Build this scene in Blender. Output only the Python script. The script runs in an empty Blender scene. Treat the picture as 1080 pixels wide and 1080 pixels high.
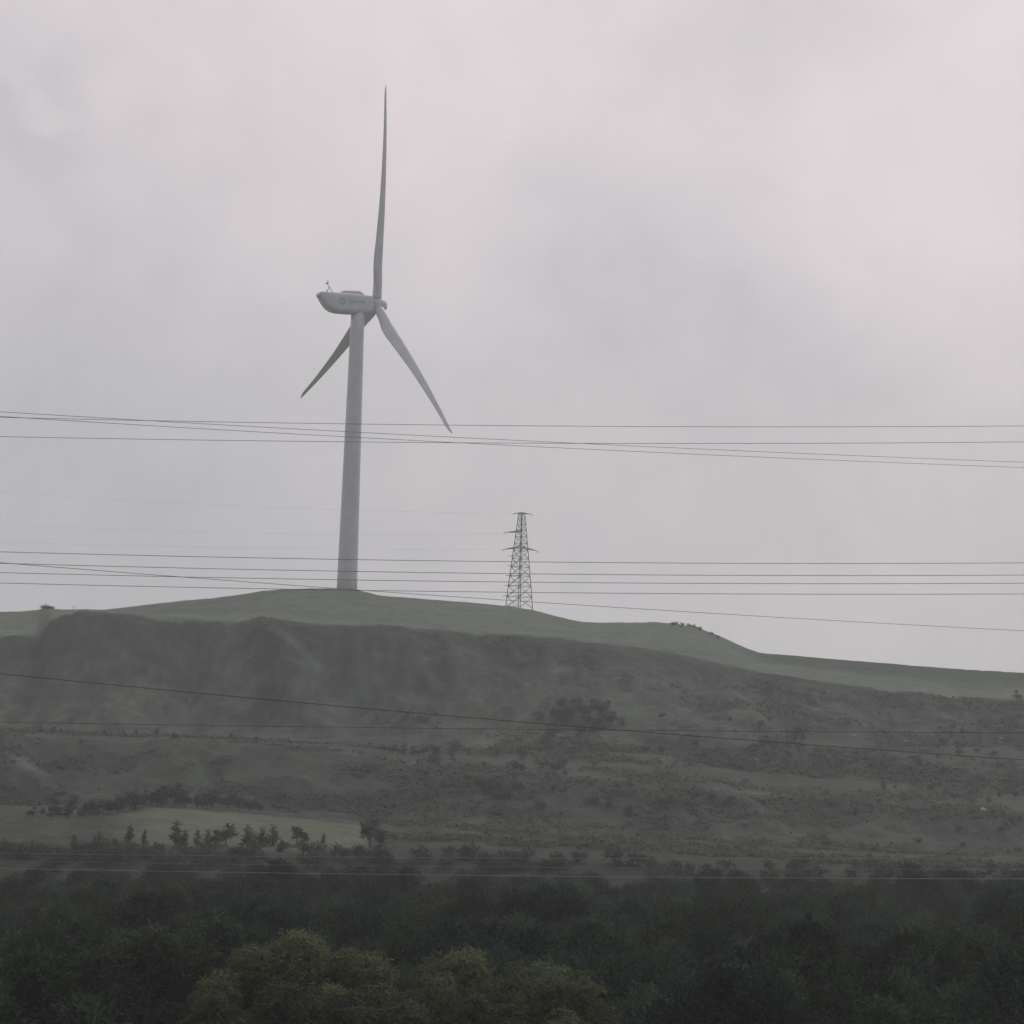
import bpy, math, random
import numpy as np
from math import radians as R, sin, cos, pi

scene = bpy.context.scene
C = scene.collection
rng = np.random.default_rng(11)
random.seed(4)

# ------------------------------------------------------------------ camera
F_PX = 2436.0
PITCH = math.atan(340 / F_PX)
ROLL = R(1.7)
fw = np.array([0, cos(PITCH), sin(PITCH)])
r0 = np.array([1.0, 0, 0]); u0 = np.array([0, -sin(PITCH), cos(PITCH)])
rt = cos(ROLL) * r0 + sin(ROLL) * u0
up = -sin(ROLL) * r0 + cos(ROLL) * u0
from mathutils import Matrix, Vector
cam = bpy.data.cameras.new('camera')
co = bpy.data.objects.new('camera', cam); C.objects.link(co)
M = Matrix.Identity(4)
for i in range(3):
    M[i][0], M[i][1], M[i][2] = rt[i], up[i], -fw[i]
co.matrix_world = M
cam.sensor_width = 36; cam.lens = 36 * F_PX / 1080
cam.clip_start = 0.5; cam.clip_end = 8000
scene.camera = co

def at(px, py, d):
    """point on the sight line of a photo pixel, d metres ahead"""
    v = (px - 540) / F_PX * rt + (540 - py) / F_PX * up + fw
    return v * d / v[1]

def proj(P):
    P = np.asarray(P, float)
    w = P @ fw
    return 540 + F_PX * (P @ rt) / w, 540 - F_PX * (P @ up) / w

# ------------------------------------------------------------------ helpers
def mesh_np(name, verts, faces, mat=None, parent=None, smooth=False):
    """faces: (n,k) array or list of arrays of equal length rows"""
    me = bpy.data.meshes.new(name)
    if isinstance(faces, np.ndarray):
        n, k = faces.shape
        me.vertices.add(len(verts)); me.vertices.foreach_set('co', np.asarray(verts, np.float32).ravel())
        me.loops.add(n * k); me.loops.foreach_set('vertex_index', faces.astype(np.int32).ravel())
        me.polygons.add(n)
        me.polygons.foreach_set('loop_start', np.arange(0, n * k, k, dtype=np.int32))
        me.polygons.foreach_set('loop_total', np.full(n, k, np.int32))
        me.update(calc_edges=True)
    else:
        me.from_pydata([tuple(v) for v in verts], [], faces); me.update()
    if smooth:
        me.polygons.foreach_set('use_smooth', np.ones(len(me.polygons), bool))
    if mat: me.materials.append(mat)
    o = bpy.data.objects.new(name, me); C.objects.link(o)
    if parent: o.parent = parent
    return o

class MB:
    def __init__(s): s.v = []; s.f = []
    def tube(s, pts, rad, n=6, cap=True, closed=False):
        pts = [np.asarray(p, float) for p in pts]
        rads = rad if hasattr(rad, '__len__') else [rad] * len(pts)
        b = len(s.v); m = len(pts)
        for i, p in enumerate(pts):
            t = pts[min(i + 1, m - 1)] - pts[max(i - 1, 0)]
            t = t / (np.linalg.norm(t) + 1e-9)
            h = np.array([0, 0, 1.0]) if abs(t[2]) < .9 else np.array([1.0, 0, 0])
            a = np.cross(t, h); a /= np.linalg.norm(a); c = np.cross(a, t)
            for k in range(n):
                q = 2 * pi * k / n
                s.v.append(p + rads[i] * (cos(q) * a + sin(q) * c))
        for i in range(m - 1):
            for k in range(n):
                k2 = (k + 1) % n
                s.f.append((b + i * n + k, b + i * n + k2, b + (i + 1) * n + k2, b + (i + 1) * n + k))
        if cap:
            s.f.append(tuple(b + k for k in range(n))[::-1])
            s.f.append(tuple(b + (m - 1) * n + k for k in range(n)))
    def loft(s, rings, cap=True):
        b = len(s.v); n = len(rings[0])
        for r_ in rings: s.v += [np.asarray(p, float) for p in r_]
        for i in range(len(rings) - 1):
            for k in range(n):
                k2 = (k + 1) % n
                s.f.append((b + i * n + k, b + i * n + k2, b + (i + 1) * n + k2, b + (i + 1) * n + k))
        if cap:
            s.f.append(tuple(b + k for k in range(n))[::-1])
            s.f.append(tuple(b + (len(rings) - 1) * n + k for k in range(n)))
    def box(s, c, ax, ay, az):
        c, ax, ay, az = map(lambda q: np.asarray(q, float), (c, ax, ay, az))
        b = len(s.v)
        for i, j, k in ((-1,-1,-1),(1,-1,-1),(1,1,-1),(-1,1,-1),(-1,-1,1),(1,-1,1),(1,1,1),(-1,1,1)):
            s.v.append(c + i * ax + j * ay + k * az)
        for f in ((0,3,2,1),(4,5,6,7),(0,1,5,4),(1,2,6,5),(2,3,7,6),(3,0,4,7)):
            s.f.append(tuple(b + q for q in f))
    def build(s, name, mat, parent=None, smooth=False, origin=None):
        v = s.v if origin is None else [p - np.asarray(origin) for p in s.v]
        o = mesh_np(name, v, s.f, mat, parent, smooth)
        import bmesh
        bm = bmesh.new(); bm.from_mesh(o.data); bmesh.ops.recalc_face_normals(bm, faces=bm.faces); bm.to_mesh(o.data); bm.free()
        return o

def tag(o, label=None, cat=None, group=None, kind=None):
    if label: o['label'] = label
    if cat: o['category'] = cat
    if group: o['group'] = group
    if kind: o['kind'] = kind
    return o

def empty(name, loc, label, cat, group=None):
    o = bpy.data.objects.new(name, None); C.objects.link(o)
    o.location = Vector(loc); o.empty_display_size = .5
    return tag(o, label, cat, group)

def copy_tree(o, parent=None):
    c = o.copy(); C.objects.link(c); c.parent = parent
    for ch in list(o.children): copy_tree(ch, c)
    return c

# ---- value noise
def vnoise(x, y, seed=0):
    xi = np.floor(x).astype(np.int64); yi = np.floor(y).astype(np.int64)
    xf = x - xi; yf = y - yi
    xf = xf * xf * xf * (xf * (xf * 6 - 15) + 10); yf = yf * yf * yf * (yf * (yf * 6 - 15) + 10)
    def h(a, b):
        n = (a * 374761393 + b * 668265263 + seed * 1274126177) & 0xffffffff
        n = ((n ^ (n >> 13)) * 1274126177) & 0xffffffff
        n = (n ^ (n >> 16)) & 0xffff
        return n / 65535.0 * 2 - 1
    a = h(xi, yi); b = h(xi + 1, yi); c = h(xi, yi + 1); d = h(xi + 1, yi + 1)
    return (a * (1 - xf) + b * xf) * (1 - yf) + (c * (1 - xf) + d * xf) * yf
def fbm(x, y, seed=0, oct=4, gain=.5):
    s = 0; a = 1.0; t = 0
    for k in range(oct):
        s = s + a * vnoise(x * 2 ** k + 13.7 * k, y * 2 ** k - 7.1 * k, seed + k); t += a; a *= gain
    return s / t
def sstep(a, b, x):
    t = np.clip((x - a) / (b - a), 0, 1); return t * t * (3 - 2 * t)

# ------------------------------------------------------------------ materials
def new_mat(name):
    m = bpy.data.materials.new(name); m.use_nodes = True
    nt = m.node_tree; nt.nodes.clear()
    out = nt.nodes.new('ShaderNodeOutputMaterial')
    return m, nt, nt.nodes, nt.links, out
def principled(nt, out, base=(.5,.5,.5), rough=.6, metal=0, spec=.4):
    b = nt.nodes.new('ShaderNodeBsdfPrincipled')
    b.inputs['Base Color'].default_value = (*base, 1); b.inputs['Roughness'].default_value = rough
    b.inputs['Metallic'].default_value = metal; b.inputs['Specular IOR Level'].default_value = spec
    nt.links.new(b.outputs[0], out.inputs['Surface'])
    return b
def simple(name, base, rough=.6, metal=0, spec=.4, var=.12, scale=1.5):
    m, nt, N, L, out = new_mat(name)
    b = principled(nt, out, base, rough, metal, spec)
    tc = N.new('ShaderNodeTexCoord'); nz = N.new('ShaderNodeTexNoise')
    nz.inputs['Scale'].default_value = scale; nz.inputs['Detail'].default_value = 5
    L.new(tc.outputs['Object'], nz.inputs['Vector'])
    mr = N.new('ShaderNodeMapRange'); mr.inputs['From Min'].default_value = .3; mr.inputs['From Max'].default_value = .7
    mr.inputs['To Min'].default_value = 1 - var; mr.inputs['To Max'].default_value = 1 + var
    L.new(nz.outputs['Fac'], mr.inputs['Value'])
    vm = N.new('ShaderNodeVectorMath'); vm.operation = 'SCALE'; vm.inputs[0].default_value = base
    L.new(mr.outputs[0], vm.inputs['Scale']); L.new(vm.outputs[0], b.inputs['Base Color'])
    return m

def leaf_mat(name, base, trans=.25, hue_var=.25, rough=.7, spec=.08):
    """base colour varied per object and by the per-leaf 'tint' attribute"""
    m, nt, N, L, out = new_mat(name)
    oi = N.new('ShaderNodeObjectInfo'); at_ = N.new('ShaderNodeAttribute'); at_.attribute_name = 'tint'
    mr = N.new('ShaderNodeMapRange'); mr.inputs['To Min'].default_value = 1 - hue_var; mr.inputs['To Max'].default_value = 1 + hue_var
    L.new(oi.outputs['Random'], mr.inputs['Value'])
    mu = N.new('ShaderNodeMath'); mu.operation = 'MULTIPLY'; L.new(mr.outputs[0], mu.inputs[0]); L.new(at_.outputs['Fac'], mu.inputs[1])
    mix = N.new('ShaderNodeMix'); mix.data_type = 'RGBA'
    mix.inputs['A'].default_value = (*base, 1)
    mix.inputs['B'].default_value = (base[0] * 1.12, base[1] * .98, base[2] * .9, 1)
    m2 = N.new('ShaderNodeMath'); m2.operation = 'FRACT'
    m3 = N.new('ShaderNodeMath'); m3.operation = 'MULTIPLY'; m3.inputs[1].default_value = 7.31
    L.new(oi.outputs['Random'], m3.inputs[0]); L.new(m3.outputs[0], m2.inputs[0]); L.new(m2.outputs[0], mix.inputs['Factor'])
    vm = N.new('ShaderNodeVectorMath'); vm.operation = 'SCALE'
    L.new(mix.outputs['Result'], vm.inputs[0]); L.new(mu.outputs[0], vm.inputs['Scale'])
    b = N.new('ShaderNodeBsdfPrincipled'); b.inputs['Roughness'].default_value = rough; b.inputs['Specular IOR Level'].default_value = spec
    L.new(vm.outputs[0], b.inputs['Base Color'])
    t = N.new('ShaderNodeBsdfTranslucent'); L.new(vm.outputs[0], t.inputs['Color'])
    ms = N.new('ShaderNodeMixShader'); ms.inputs[0].default_value = trans
    L.new(b.outputs[0], ms.inputs[1]); L.new(t.outputs[0], ms.inputs[2]); L.new(ms.outputs[0], out.inputs['Surface'])
    return m

M_WHITE = simple('turbine_paint', (.53, .565, .59), .45, 0, .4, .09, .3)
M_LOGO = simple('logo_paint', (.33, .40, .42), .5)
M_DARKST = simple('dark_steel', (.12, .12, .125), .55, .4)
M_GALV = simple('weathered_galvanised_steel', (.13, .13, .135), .6, .2)
M_ALU = simple('aluminium_conductor', (.30, .30, .30), .5, .6, .5, .05)
M_BLACK = simple('black_cable_sheath', (.05, .05, .05), .5)
M_BARK = simple('bark', (.06, .05, .04), .9)
M_ROCK = simple('pale_rock', (.34, .34, .33), .85, 0, .3, .3, 2)
M_MUD = simple('dark_rubble', (.052, .054, .046), .9, 0, .2, .45, .5)
M_LEAF_DARK = leaf_mat('dark_foliage', (.050, .074, .056), .15, .35, .9, 0)
M_LEAF_OLIVE = leaf_mat('yellow_green_foliage', (.104, .136, .070), .2, .1)
M_LEAF_GREY = leaf_mat('grey_green_foliage', (.056, .074, .052), .2, .15)
M_LEAF_SHRUB = leaf_mat('shrub_foliage', (.062, .078, .061), .2, .35)
M_LEAF_CON = leaf_mat('conifer_foliage', (.044, .060, .050), .15, .2)

# ------------------------------------------------------------------ terrain
def curve_z(pts, d):
    """photo polyline -> sorted (u = x/y, z) at distance d (number or list)"""
    ds = d if hasattr(d, '__len__') else [d] * len(pts)
    q = [at(p[0], p[1], dd) for p, dd in zip(pts, ds)]
    return np.array([a[0] / a[1] for a in q]), np.array([a[2] for a in q]), np.array(ds, float)

RIDGE = [(-2500,700),(-900,700),(-400,668),(-150,652),(0,645.5),(25,645),(42,643),(47,640),(53,639.2),(58,642.5),(66,643.3),(90,643),(112,643.3),(130,641),(160,637.5),(190,634),(225,631),(260,626.5),(275,623.5),(300,621.5),(340,620.8),(372,621),(388,625),(398,628),(420,630),(450,632.3),(490,635),(520,638),(545,640.5),(560,643),(580,648),(600,653.5),(615,656.3),(630,656.8),(660,657),(690,656.2),(704,657.5),(712,657),(720,660),(730,659.5),(737,662),(745,666),(760,671.5),(780,681),(800,688.8),(830,691.5),(860,694),(910,698),(960,702),(1020,706.5),(1080,710),(1300,722),(1700,745),(2600,790),(3600,820)]
EDGE = [(-2500,735),(-900,730),(-400,695),(-150,676),(0,671),(40,669),(52,652),(70,648.5),(110,648),(140,649),(165,652.5),(182,651),(235,655.5),(262,655),(275,650.5),(300,655),(330,658.5),(400,662),(500,667),(600,673.5),(680,683.5),(740,696),(800,709),(870,720),(940,728),(1010,735),(1080,738),(1300,752),(1700,780),(2600,815),(3600,840)]
BREAR = [(-2500,775),(-900,775),(-400,766),(0,767),(130,770),(300,776),(400,778),(480,780),(560,768),(620,762),(700,764),(800,768),(900,780),(1080,790),(1300,800),(1700,820),(2600,845),(3600,860)]
BEDGE = [(-2500,800),(-900,790),(-400,776),(0,776),(60,777),(130,780),(250,786),(360,793.5),(450,806),(520,812),(600,817),(680,824),(760,832),(850,842),(960,850),(1080,856),(1300,862),(1700,866),(2600,870),(3600,875)]
CEDGE = [(-2500,860),(-900,855),(-400,850),(0,852),(90,851),(160,849),(240,855),(330,863),(400,871),(470,873),(540,873.5),(620,880),(720,889),(800,896),(900,902),(1080,906),(1300,908),(1700,915),(2600,925),(3600,930)]
FOOT = [(-2500,895),(0,893),(200,895),(400,897),(600,905),(800,915),(1080,926),(1700,945),(3600,990)]
def off(pl, dy): return [(x, y + dy) for x, y in pl]

U = np.concatenate([(np.arange(-2500, -260, 40) - 540) / F_PX, (np.arange(-260, 1340, 2.6) - 540) / F_PX, (np.arange(1340, 3600, 40) - 540) / F_PX])
ctrl = []
def add(pl, d, cz=None):
    if cz is not None: ctrl.append((np.full_like(U, d), np.full_like(U, cz)))
    else:
        u, z, ds = curve_z(pl, d); ctrl.append((np.interp(U, u, ds), np.interp(U, u, z)))
add(None, 60, -15); add(None, 250, -13.5); add(None, 270, -11)
add(FOOT, 306); add(CEDGE, 362); add(off(CEDGE, -3), 370); add(off(CEDGE, -13), 398)
add(BEDGE, 440); add(off(BEDGE, -2.2), 446)
add(BREAR, 512); add(EDGE, 566); add(off(EDGE, -3), 572)
mid = [(x, .35 * y + .65 * np.interp(x, [p[0] for p in RIDGE], [p[1] for p in RIDGE])) for x, y in EDGE]
add(mid, 604); add(RIDGE, 640)
add(off(RIDGE, 3), 662); add(off(RIDGE, 32), 760); add(None, 1100, 8); add(None, 1800, -8)
DK = np.array([c[0] for c in ctrl]); ZK = np.array([c[1] for c in ctrl])

Y = np.concatenate([np.linspace(-150, 60, 12)[:-1], np.linspace(60, 270, 60)[:-1], np.linspace(270, 306, 30)[:-1], np.linspace(306, 672, 420)[:-1], np.linspace(672, 800, 30)[:-1], np.linspace(800, 1800, 30)])
# monotone cubic (Fritsch-Carlson) along distance, common knots
dk = DK[:, 0]
h = np.diff(dk)[:, None]; dl = np.diff(ZK, axis=0) / h
m = np.zeros_like(ZK)
w1 = 2 * h[1:] + h[:-1]; w2 = h[1:] + 2 * h[:-1]
ok = dl[:-1] * dl[1:] > 0
den = np.where(ok, w1 / np.where(ok, dl[:-1], 1) + w2 / np.where(ok, dl[1:], 1), 1)
m[1:-1] = np.where(ok, (w1 + w2) / den, 0)
ZG = np.zeros((len(Y), len(U)))
for j, y in enumerate(Y):
    if y <= dk[0]: ZG[j] = ZK[0]; continue
    i = min(np.searchsorted(dk, y) - 1, len(dk) - 2); i = max(i, 0)
    hh = dk[i + 1] - dk[i]; t = min((y - dk[i]) / hh, 1)
    ZG[j] = ((2*t**3-3*t**2+1) * ZK[i] + (t**3-2*t**2+t) * hh * m[i] + (-2*t**3+3*t**2) * ZK[i+1] + (t**3-t**2) * hh * m[i+1])
UU, YY = np.meshgrid(U, Y)
XX = UU * np.maximum(YY, 250)
# relief: gullies on the scarps, heaps on the lower slopes, almost nothing on the crest
def band(a, b, f): return sstep(a - f, a + f, YY) * (1 - sstep(b - f, b + f, YY))
gull = fbm(XX / 9 + fbm(XX / 30, YY / 30, 5) * 1.2, YY / 70, 21, 4)
big = fbm(XX / 38, YY / 30, 31, 4); small = fbm(XX / 7, YY / 6, 41, 4); fine = fbm(XX / 2.2, YY / 2.2, 51, 3)
scarp = band(512, 562, 7)
PA = 540 + F_PX * UU
rough = fbm(XX / 3.2, YY / 5, 55, 4)
ZG += scarp * (gull * 2.6 + big * 1.5 + small * .9 + rough * .55)
for ya, yb, pa, pb, wd_, hh_ in ((512, 566, 348, 276, 24, 3.2), (512, 566, 128, 105, 45, 2.6), (512, 566, 212, 200, 16, -2.4), (512, 566, 455, 405, 30, 1.8), (512, 566, 600, 560, 40, 1.6), (512, 566, 905, 850, 45, 1.5), (512, 566, 30, 52, 18, -2.2), (512, 566, 760, 700, 26, -1.4)):
    ZG += hh_ * scarp * np.exp(-((PA + 7 * gull - np.interp(YY, [ya, yb], [pa, pb])) / wd_) ** 2)
spur = np.interp(YY, [368, 440], [125, 10])
ZG += 5.0 * band(384, 452, 10) * sstep(18, -45, PA - spur + 10 * gull)
ZG += band(446, 492, 6) * (small * .55 + big * .8) * sstep(.05, .25, XX / 300 + .2)
low = band(376, 436, 10); ZG += low * (big * 2.6 + gull * 1.6 + small * .7)
ZG += band(270, 360, 12) * (small * .35 + big * .8)
ZG += band(300, 652, 24) * fine * .22
ZG += band(576, 632, 8) * (big * .35 + small * .12)
ZG += band(-200, 260, 10) * fine * .25

def ground(x, y):
    u = x / max(y, 250.0)
    i = int(np.clip(np.searchsorted(U, u) - 1, 0, len(U) - 2)); j = int(np.clip(np.searchsorted(Y, y) - 1, 0, len(Y) - 2))
    a = (u - U[i]) / (U[i+1] - U[i]); b = (y - Y[j]) / (Y[j+1] - Y[j])
    return float((ZG[j,i]*(1-a)+ZG[j,i+1]*a)*(1-b) + (ZG[j+1,i]*(1-a)+ZG[j+1,i+1]*a)*b)
def hit(px, py, d0=285, d1=660):
    """first point of the terrain on the sight line of a photo pixel"""
    for d in np.arange(d0, d1, .8):
        p = at(px, py, d)
        if p[2] <= ground(p[0], p[1]): return np.array([p[0], p[1], ground(p[0], p[1])])
    p = at(px, py, 638); return np.array([p[0], p[1], ground(p[0], p[1])])

# real ground colours: grass, scree, spoil, dry meadow, bare tracks
pu = np.array([XX.ravel(), np.maximum(YY, 250).ravel(), ZG.ravel()]).T
PX, PY = proj(pu); PX = PX.reshape(XX.shape); PY = PY.reshape(XX.shape)
edgeY = np.interp(U, DKu := U, DK[9])          # the scarp's upper edge, by column
n1 = fbm(XX / 45, YY / 40, 61, 4); n2 = fbm(XX / 14, YY / 22, 71, 4); n3 = fbm(XX / 4, YY / 5, 81, 4); streak = fbm(XX / 5 + n1 * 2, YY / 60, 91, 4)
n4 = fbm(XX / 1.6, YY / 3, 95, 3)
def rgb(*c): return np.array(c)[None, None, :]
def lerp(a, b, t): return a + (b - a) * t[..., None]
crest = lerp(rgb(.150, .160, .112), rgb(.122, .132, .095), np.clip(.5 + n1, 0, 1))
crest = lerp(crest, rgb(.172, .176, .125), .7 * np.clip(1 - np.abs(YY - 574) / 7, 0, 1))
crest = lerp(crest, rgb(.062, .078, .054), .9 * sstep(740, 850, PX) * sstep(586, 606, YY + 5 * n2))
crest = crest * rgb(1.0, 1.04, 1.10) * (1 + .16 * n2 + .16 * n3 + .18 * n4)[..., None]
scree = lerp(rgb(.060, .063, .068), rgb(.074, .071, .067), np.clip(.5 + 1.1 * n1, 0, 1))
greenp = sstep(-.1, .45, n1 + .5 * n2 + .55 * np.exp(-((PX - 140) / 75) ** 2 - ((PY - 735) / 45) ** 2) + .6 * np.exp(-((PX - 330) / 60) ** 2 - ((PY - 720) / 35) ** 2) - .9 * np.exp(-((PX - 205) / 35) ** 2))
scree = lerp(scree, rgb(.084, .092, .072), .85 * greenp * sstep(560, 535, YY))
scree = scree * (1 + .45 * streak + .5 * n3 + .45 * n4)[..., None]
spoil = lerp(rgb(.058, .066, .051), rgb(.053, .056, .047), np.clip(.5 + n1 + .4 * n2, 0, 1))
spoil = lerp(spoil, rgb(.074, .080, .064), np.clip(sstep(.05, .6, n2 + .3 * n3), 0, 1) * .8)
spoil = spoil * (1 + .16 * streak + .16 * n3)[..., None]
veg = sstep(-.02, .3, fbm(XX / 15, YY / 13, 77, 4) + .30 * sstep(420, 620, PX) * sstep(700, 1000, PX * 0 + 800 + (PX < 760) * 120) - .1 + .25 * np.exp(-((YY - 425) / 12) ** 2))
spoil = lerp(spoil, rgb(.044, .056, .042) * (1 + .35 * n3)[..., None], .75 * veg)
spoil = spoil * (1 + .35 * n4)[..., None]
meadow = lerp(rgb(.170, .166, .104), rgb(.128, .132, .088), np.clip(.4 + n2, 0, 1))
track = rgb(.15, .152, .13)
col = spoil * np.ones(XX.shape + (1,))
col = lerp(col, scree, sstep(480, 500, YY + 14 * n2))
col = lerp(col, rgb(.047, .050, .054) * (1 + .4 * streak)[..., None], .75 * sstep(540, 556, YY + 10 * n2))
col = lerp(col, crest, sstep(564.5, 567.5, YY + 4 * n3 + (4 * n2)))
# right part: greener bench in front of the scarp
col = lerp(col, rgb(.074, .084, .064) * (1 + .3 * n2 + .25 * n3)[..., None], sstep(480, 600, PX) * band(446, 512, 12) * .8)
# bare tracks along the two bench edges
tr1 = np.clip(1 - np.abs(YY - 441 - 2 * n2) / 4.5, 0, 1) * (.35 + .65 * sstep(-.2, .3, n2))
tr2 = np.clip(1 - np.abs(YY - 363 - 2 * n2) / 4, 0, 1) * sstep(330, 430, PX) * (.4 + .5 * sstep(-.2, .3, n2))
col = lerp(col, track * .93, np.clip(tr1 * .75 + tr2 * .7, 0, 1))
# the pale meadow at the hill's foot and the pale patch on the bench
me_m = sstep(95, 190, PX + 30 * n2) * sstep(392, 380, PX) * sstep(304, 310, YY) * sstep(361, 357, YY + 9 * sstep(160, 130, PX)) 
col = lerp(col, meadow, np.clip(me_m, 0, 1))
pm = np.exp(-(((PX - 540) / 42) ** 2 + ((PY - 778 + (PX - 540) * .16) / 7) ** 2) ** 1.5)
col = lerp(col, rgb(.140, .145, .095), np.clip(pm, 0, 1) * .85)
# pale scree chutes
def chute(pl, w):
    d = np.full(XX.shape, 1e9)
    for (x0, y0), (x1, y1) in zip(pl, pl[1:]):
        t = np.clip(((PX - x0) * (x1 - x0) + (PY - y0) * (y1 - y0)) / ((x1 - x0) ** 2 + (y1 - y0) ** 2), 0, 1)
        d = np.minimum(d, np.hypot(PX - x0 - t * (x1 - x0), PY - y0 - t * (y1 - y0)))
    return np.clip(1 - d / w, 0, 1) * (.55 + .6 * n3 + .3 * n4)
col = lerp(col, rgb(.056, .054, .057) * (1 + .3 * n3)[..., None], .8 * sstep(75, 20, PX - (PY - 800) * .8) * band(374, 436, 10))
onhill = sstep(300, 310, YY) * sstep(575, 560, YY)
for pl, w, a in ([(279,659),(290,664),(303,672),(318,684),(326,692),(336,705)], 6, .65), ([(8,790),(28,805),(50,828),(75,852)], 9, .5), ([(410,672),(418,684)], 6, .5), ([(395,690),(440,695),(480,697)], 5, .4), ([(560,702),(640,714),(700,722)], 6, .35), ([(700,800),(740,790),(800,798)], 10, .3):
    col = lerp(col, rgb(.21, .21, .205), np.clip(chute(pl, w) * a * 1.15 * onhill, 0, 1))
col = lerp(col, rgb(.045, .052, .040) * (1 + .5 * n2 + .3 * n3)[..., None], sstep(372, 352, YY + 16 * n2 + 8 * n3) * sstep(385, 430, PX) * .9)
col = lerp(col, rgb(.052, .062, .047) * (1 + .4 * n2 + .3 * n3)[..., None], band(366, 402, 8) * sstep(330, 460, PX) * .65)
col = lerp(col, rgb(.036, .042, .032), sstep(312, 290, YY))

nv = XX.size
verts = np.stack([XX.ravel(), YY.ravel(), ZG.ravel()], -1)
W = len(U)
idx = np.arange(nv).reshape(XX.shape)
faces = np.stack([idx[:-1, :-1].ravel(), idx[:-1, 1:].ravel(), idx[1:, 1:].ravel(), idx[1:, :-1].ravel()], -1)
m_t, nt, N, L, out = new_mat('hill_ground')
b = principled(nt, out, (.1, .1, .1), .95, 0, .15)
atn = N.new('ShaderNodeAttribute'); atn.attribute_name = 'ground_colour'
tc = N.new('ShaderNodeTexCoord')
nz = N.new('ShaderNodeTexNoise'); nz.inputs['Scale'].default_value = .9; nz.inputs['Detail'].default_value = 8; nz.inputs['Roughness'].default_value = .7
nz2 = N.new('ShaderNodeTexNoise'); nz2.inputs['Scale'].default_value = .16; nz2.inputs['Detail'].default_value = 6; nz2.inputs['Roughness'].default_value = .65
L.new(tc.outputs['Object'], nz.inputs['Vector']); L.new(tc.outputs['Object'], nz2.inputs['Vector'])
mr = N.new('ShaderNodeMapRange'); mr.inputs['From Min'].default_value = .3; mr.inputs['From Max'].default_value = .7; mr.inputs['To Min'].default_value = .8; mr.inputs['To Max'].default_value = 1.2
mr2 = N.new('ShaderNodeMapRange'); mr2.inputs['From Min'].default_value = .3; mr2.inputs['From Max'].default_value = .7; mr2.inputs['To Min'].default_value = .84; mr2.inputs['To Max'].default_value = 1.16
L.new(nz.outputs['Fac'], mr.inputs['Value']); L.new(nz2.outputs['Fac'], mr2.inputs['Value'])
mu = N.new('ShaderNodeMath'); mu.operation = 'MULTIPLY'; L.new(mr.outputs[0], mu.inputs[0]); L.new(mr2.outputs[0], mu.inputs[1])
vm = N.new('ShaderNodeVectorMath'); vm.operation = 'SCALE'; L.new(atn.outputs['Color'], vm.inputs[0]); L.new(mu.outputs[0], vm.inputs['Scale'])
L.new(vm.outputs[0], b.inputs['Base Color'])
bp = N.new('ShaderNodeBump'); bp.inputs['Strength'].default_value = .6; bp.inputs['Distance'].default_value = .5
L.new(nz.outputs['Fac'], bp.inputs['Height']); L.new(bp.outputs[0], b.inputs['Normal'])
ter = mesh_np('terrain', verts, faces, m_t, None, True)
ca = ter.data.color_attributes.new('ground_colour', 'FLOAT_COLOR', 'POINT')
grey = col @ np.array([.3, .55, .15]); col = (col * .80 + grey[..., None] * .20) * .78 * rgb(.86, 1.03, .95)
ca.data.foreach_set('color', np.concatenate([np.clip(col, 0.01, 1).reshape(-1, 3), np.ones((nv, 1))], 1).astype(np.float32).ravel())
tag(ter, kind='structure')

# ------------------------------------------------------------------ wind turbine
hubp = np.array([-40.949, 652.0, 149.967])
yaw, tilt, ph0, RB = 1.10425, .09704, .24006, 63.18
ax = np.array([sin(yaw) * cos(tilt), cos(yaw) * cos(tilt), sin(tilt)])
sd = np.cross(ax, [0, 0, 1.0]); sd /= np.linalg.norm(sd); cu = np.cross(sd, ax)
TX, TY = -45.97, 649.5
tz = ground(TX, TY)
base = np.array([TX, TY, tz])
turb = empty('wind_turbine', base, 'tall white three-bladed wind turbine standing on the grassy hilltop', 'wind turbine')
mb = MB(); prof = []
for k in range(14):
    t = k / 13; z = tz - 3 + (147.6 - tz + 3) * t
    r_ = 2.95 + (1.92 - 2.95) * t
    prof.append([(TX + r_ * cos(q), TY + r_ * sin(q), z) for q in np.linspace(0, 2 * pi, 40, endpoint=False)])
mb.loft(prof); tower = mb.build('tower', M_WHITE, turb, True, base)
for f_ in (.33, .66):
    mb = MB(); z = tz + (147.6 - tz) * f_; r_ = 2.95 + (1.92 - 2.95) * (z - tz + 3) / (150.6 - tz) + .03
    mb.loft([[(TX + r_ * cos(q), TY + r_ * sin(q), z + dz) for q in np.linspace(0, 2 * pi, 40, endpoint=False)] for dz in (-.1, .1)])
    o_ = mb.build('flange', M_WHITE, tower, True, base)
def P(s, a, c): return hubp + ax * s + sd * a + cu * c
mb = MB(); rings = []
for s, zb, zt, hw in ((-17.9,2.35,3.0,1.5),(-17.3,1.3,3.25,1.85),(-16.5,-.1,3.3,2.05),(-15.6,-1.3,3.3,2.2),(-14.3,-2.2,3.28,2.25),(-12.6,-2.6,3.22,2.3),(-10,-2.75,3.12,2.35),(-6,-2.8,2.95,2.35),(-3.2,-2.75,2.7,2.25),(-1.9,-2.5,2.5,2.1),(-1.5,-2.2,2.25,1.95)):
    cz, hz = (zb + zt) / 2, (zt - zb) / 2; ring = []
    for q in np.linspace(0, 2 * pi, 36, endpoint=False):
        e = .45
        ring.append(P(s, hw * np.sign(cos(q)) * abs(cos(q)) ** e, cz + hz * np.sign(sin(q)) * abs(sin(q)) ** e))
    rings.append(ring)
mb.loft(rings); nac = mb.build('nacelle', M_WHITE, turb, True, base)
mb = MB()
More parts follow.
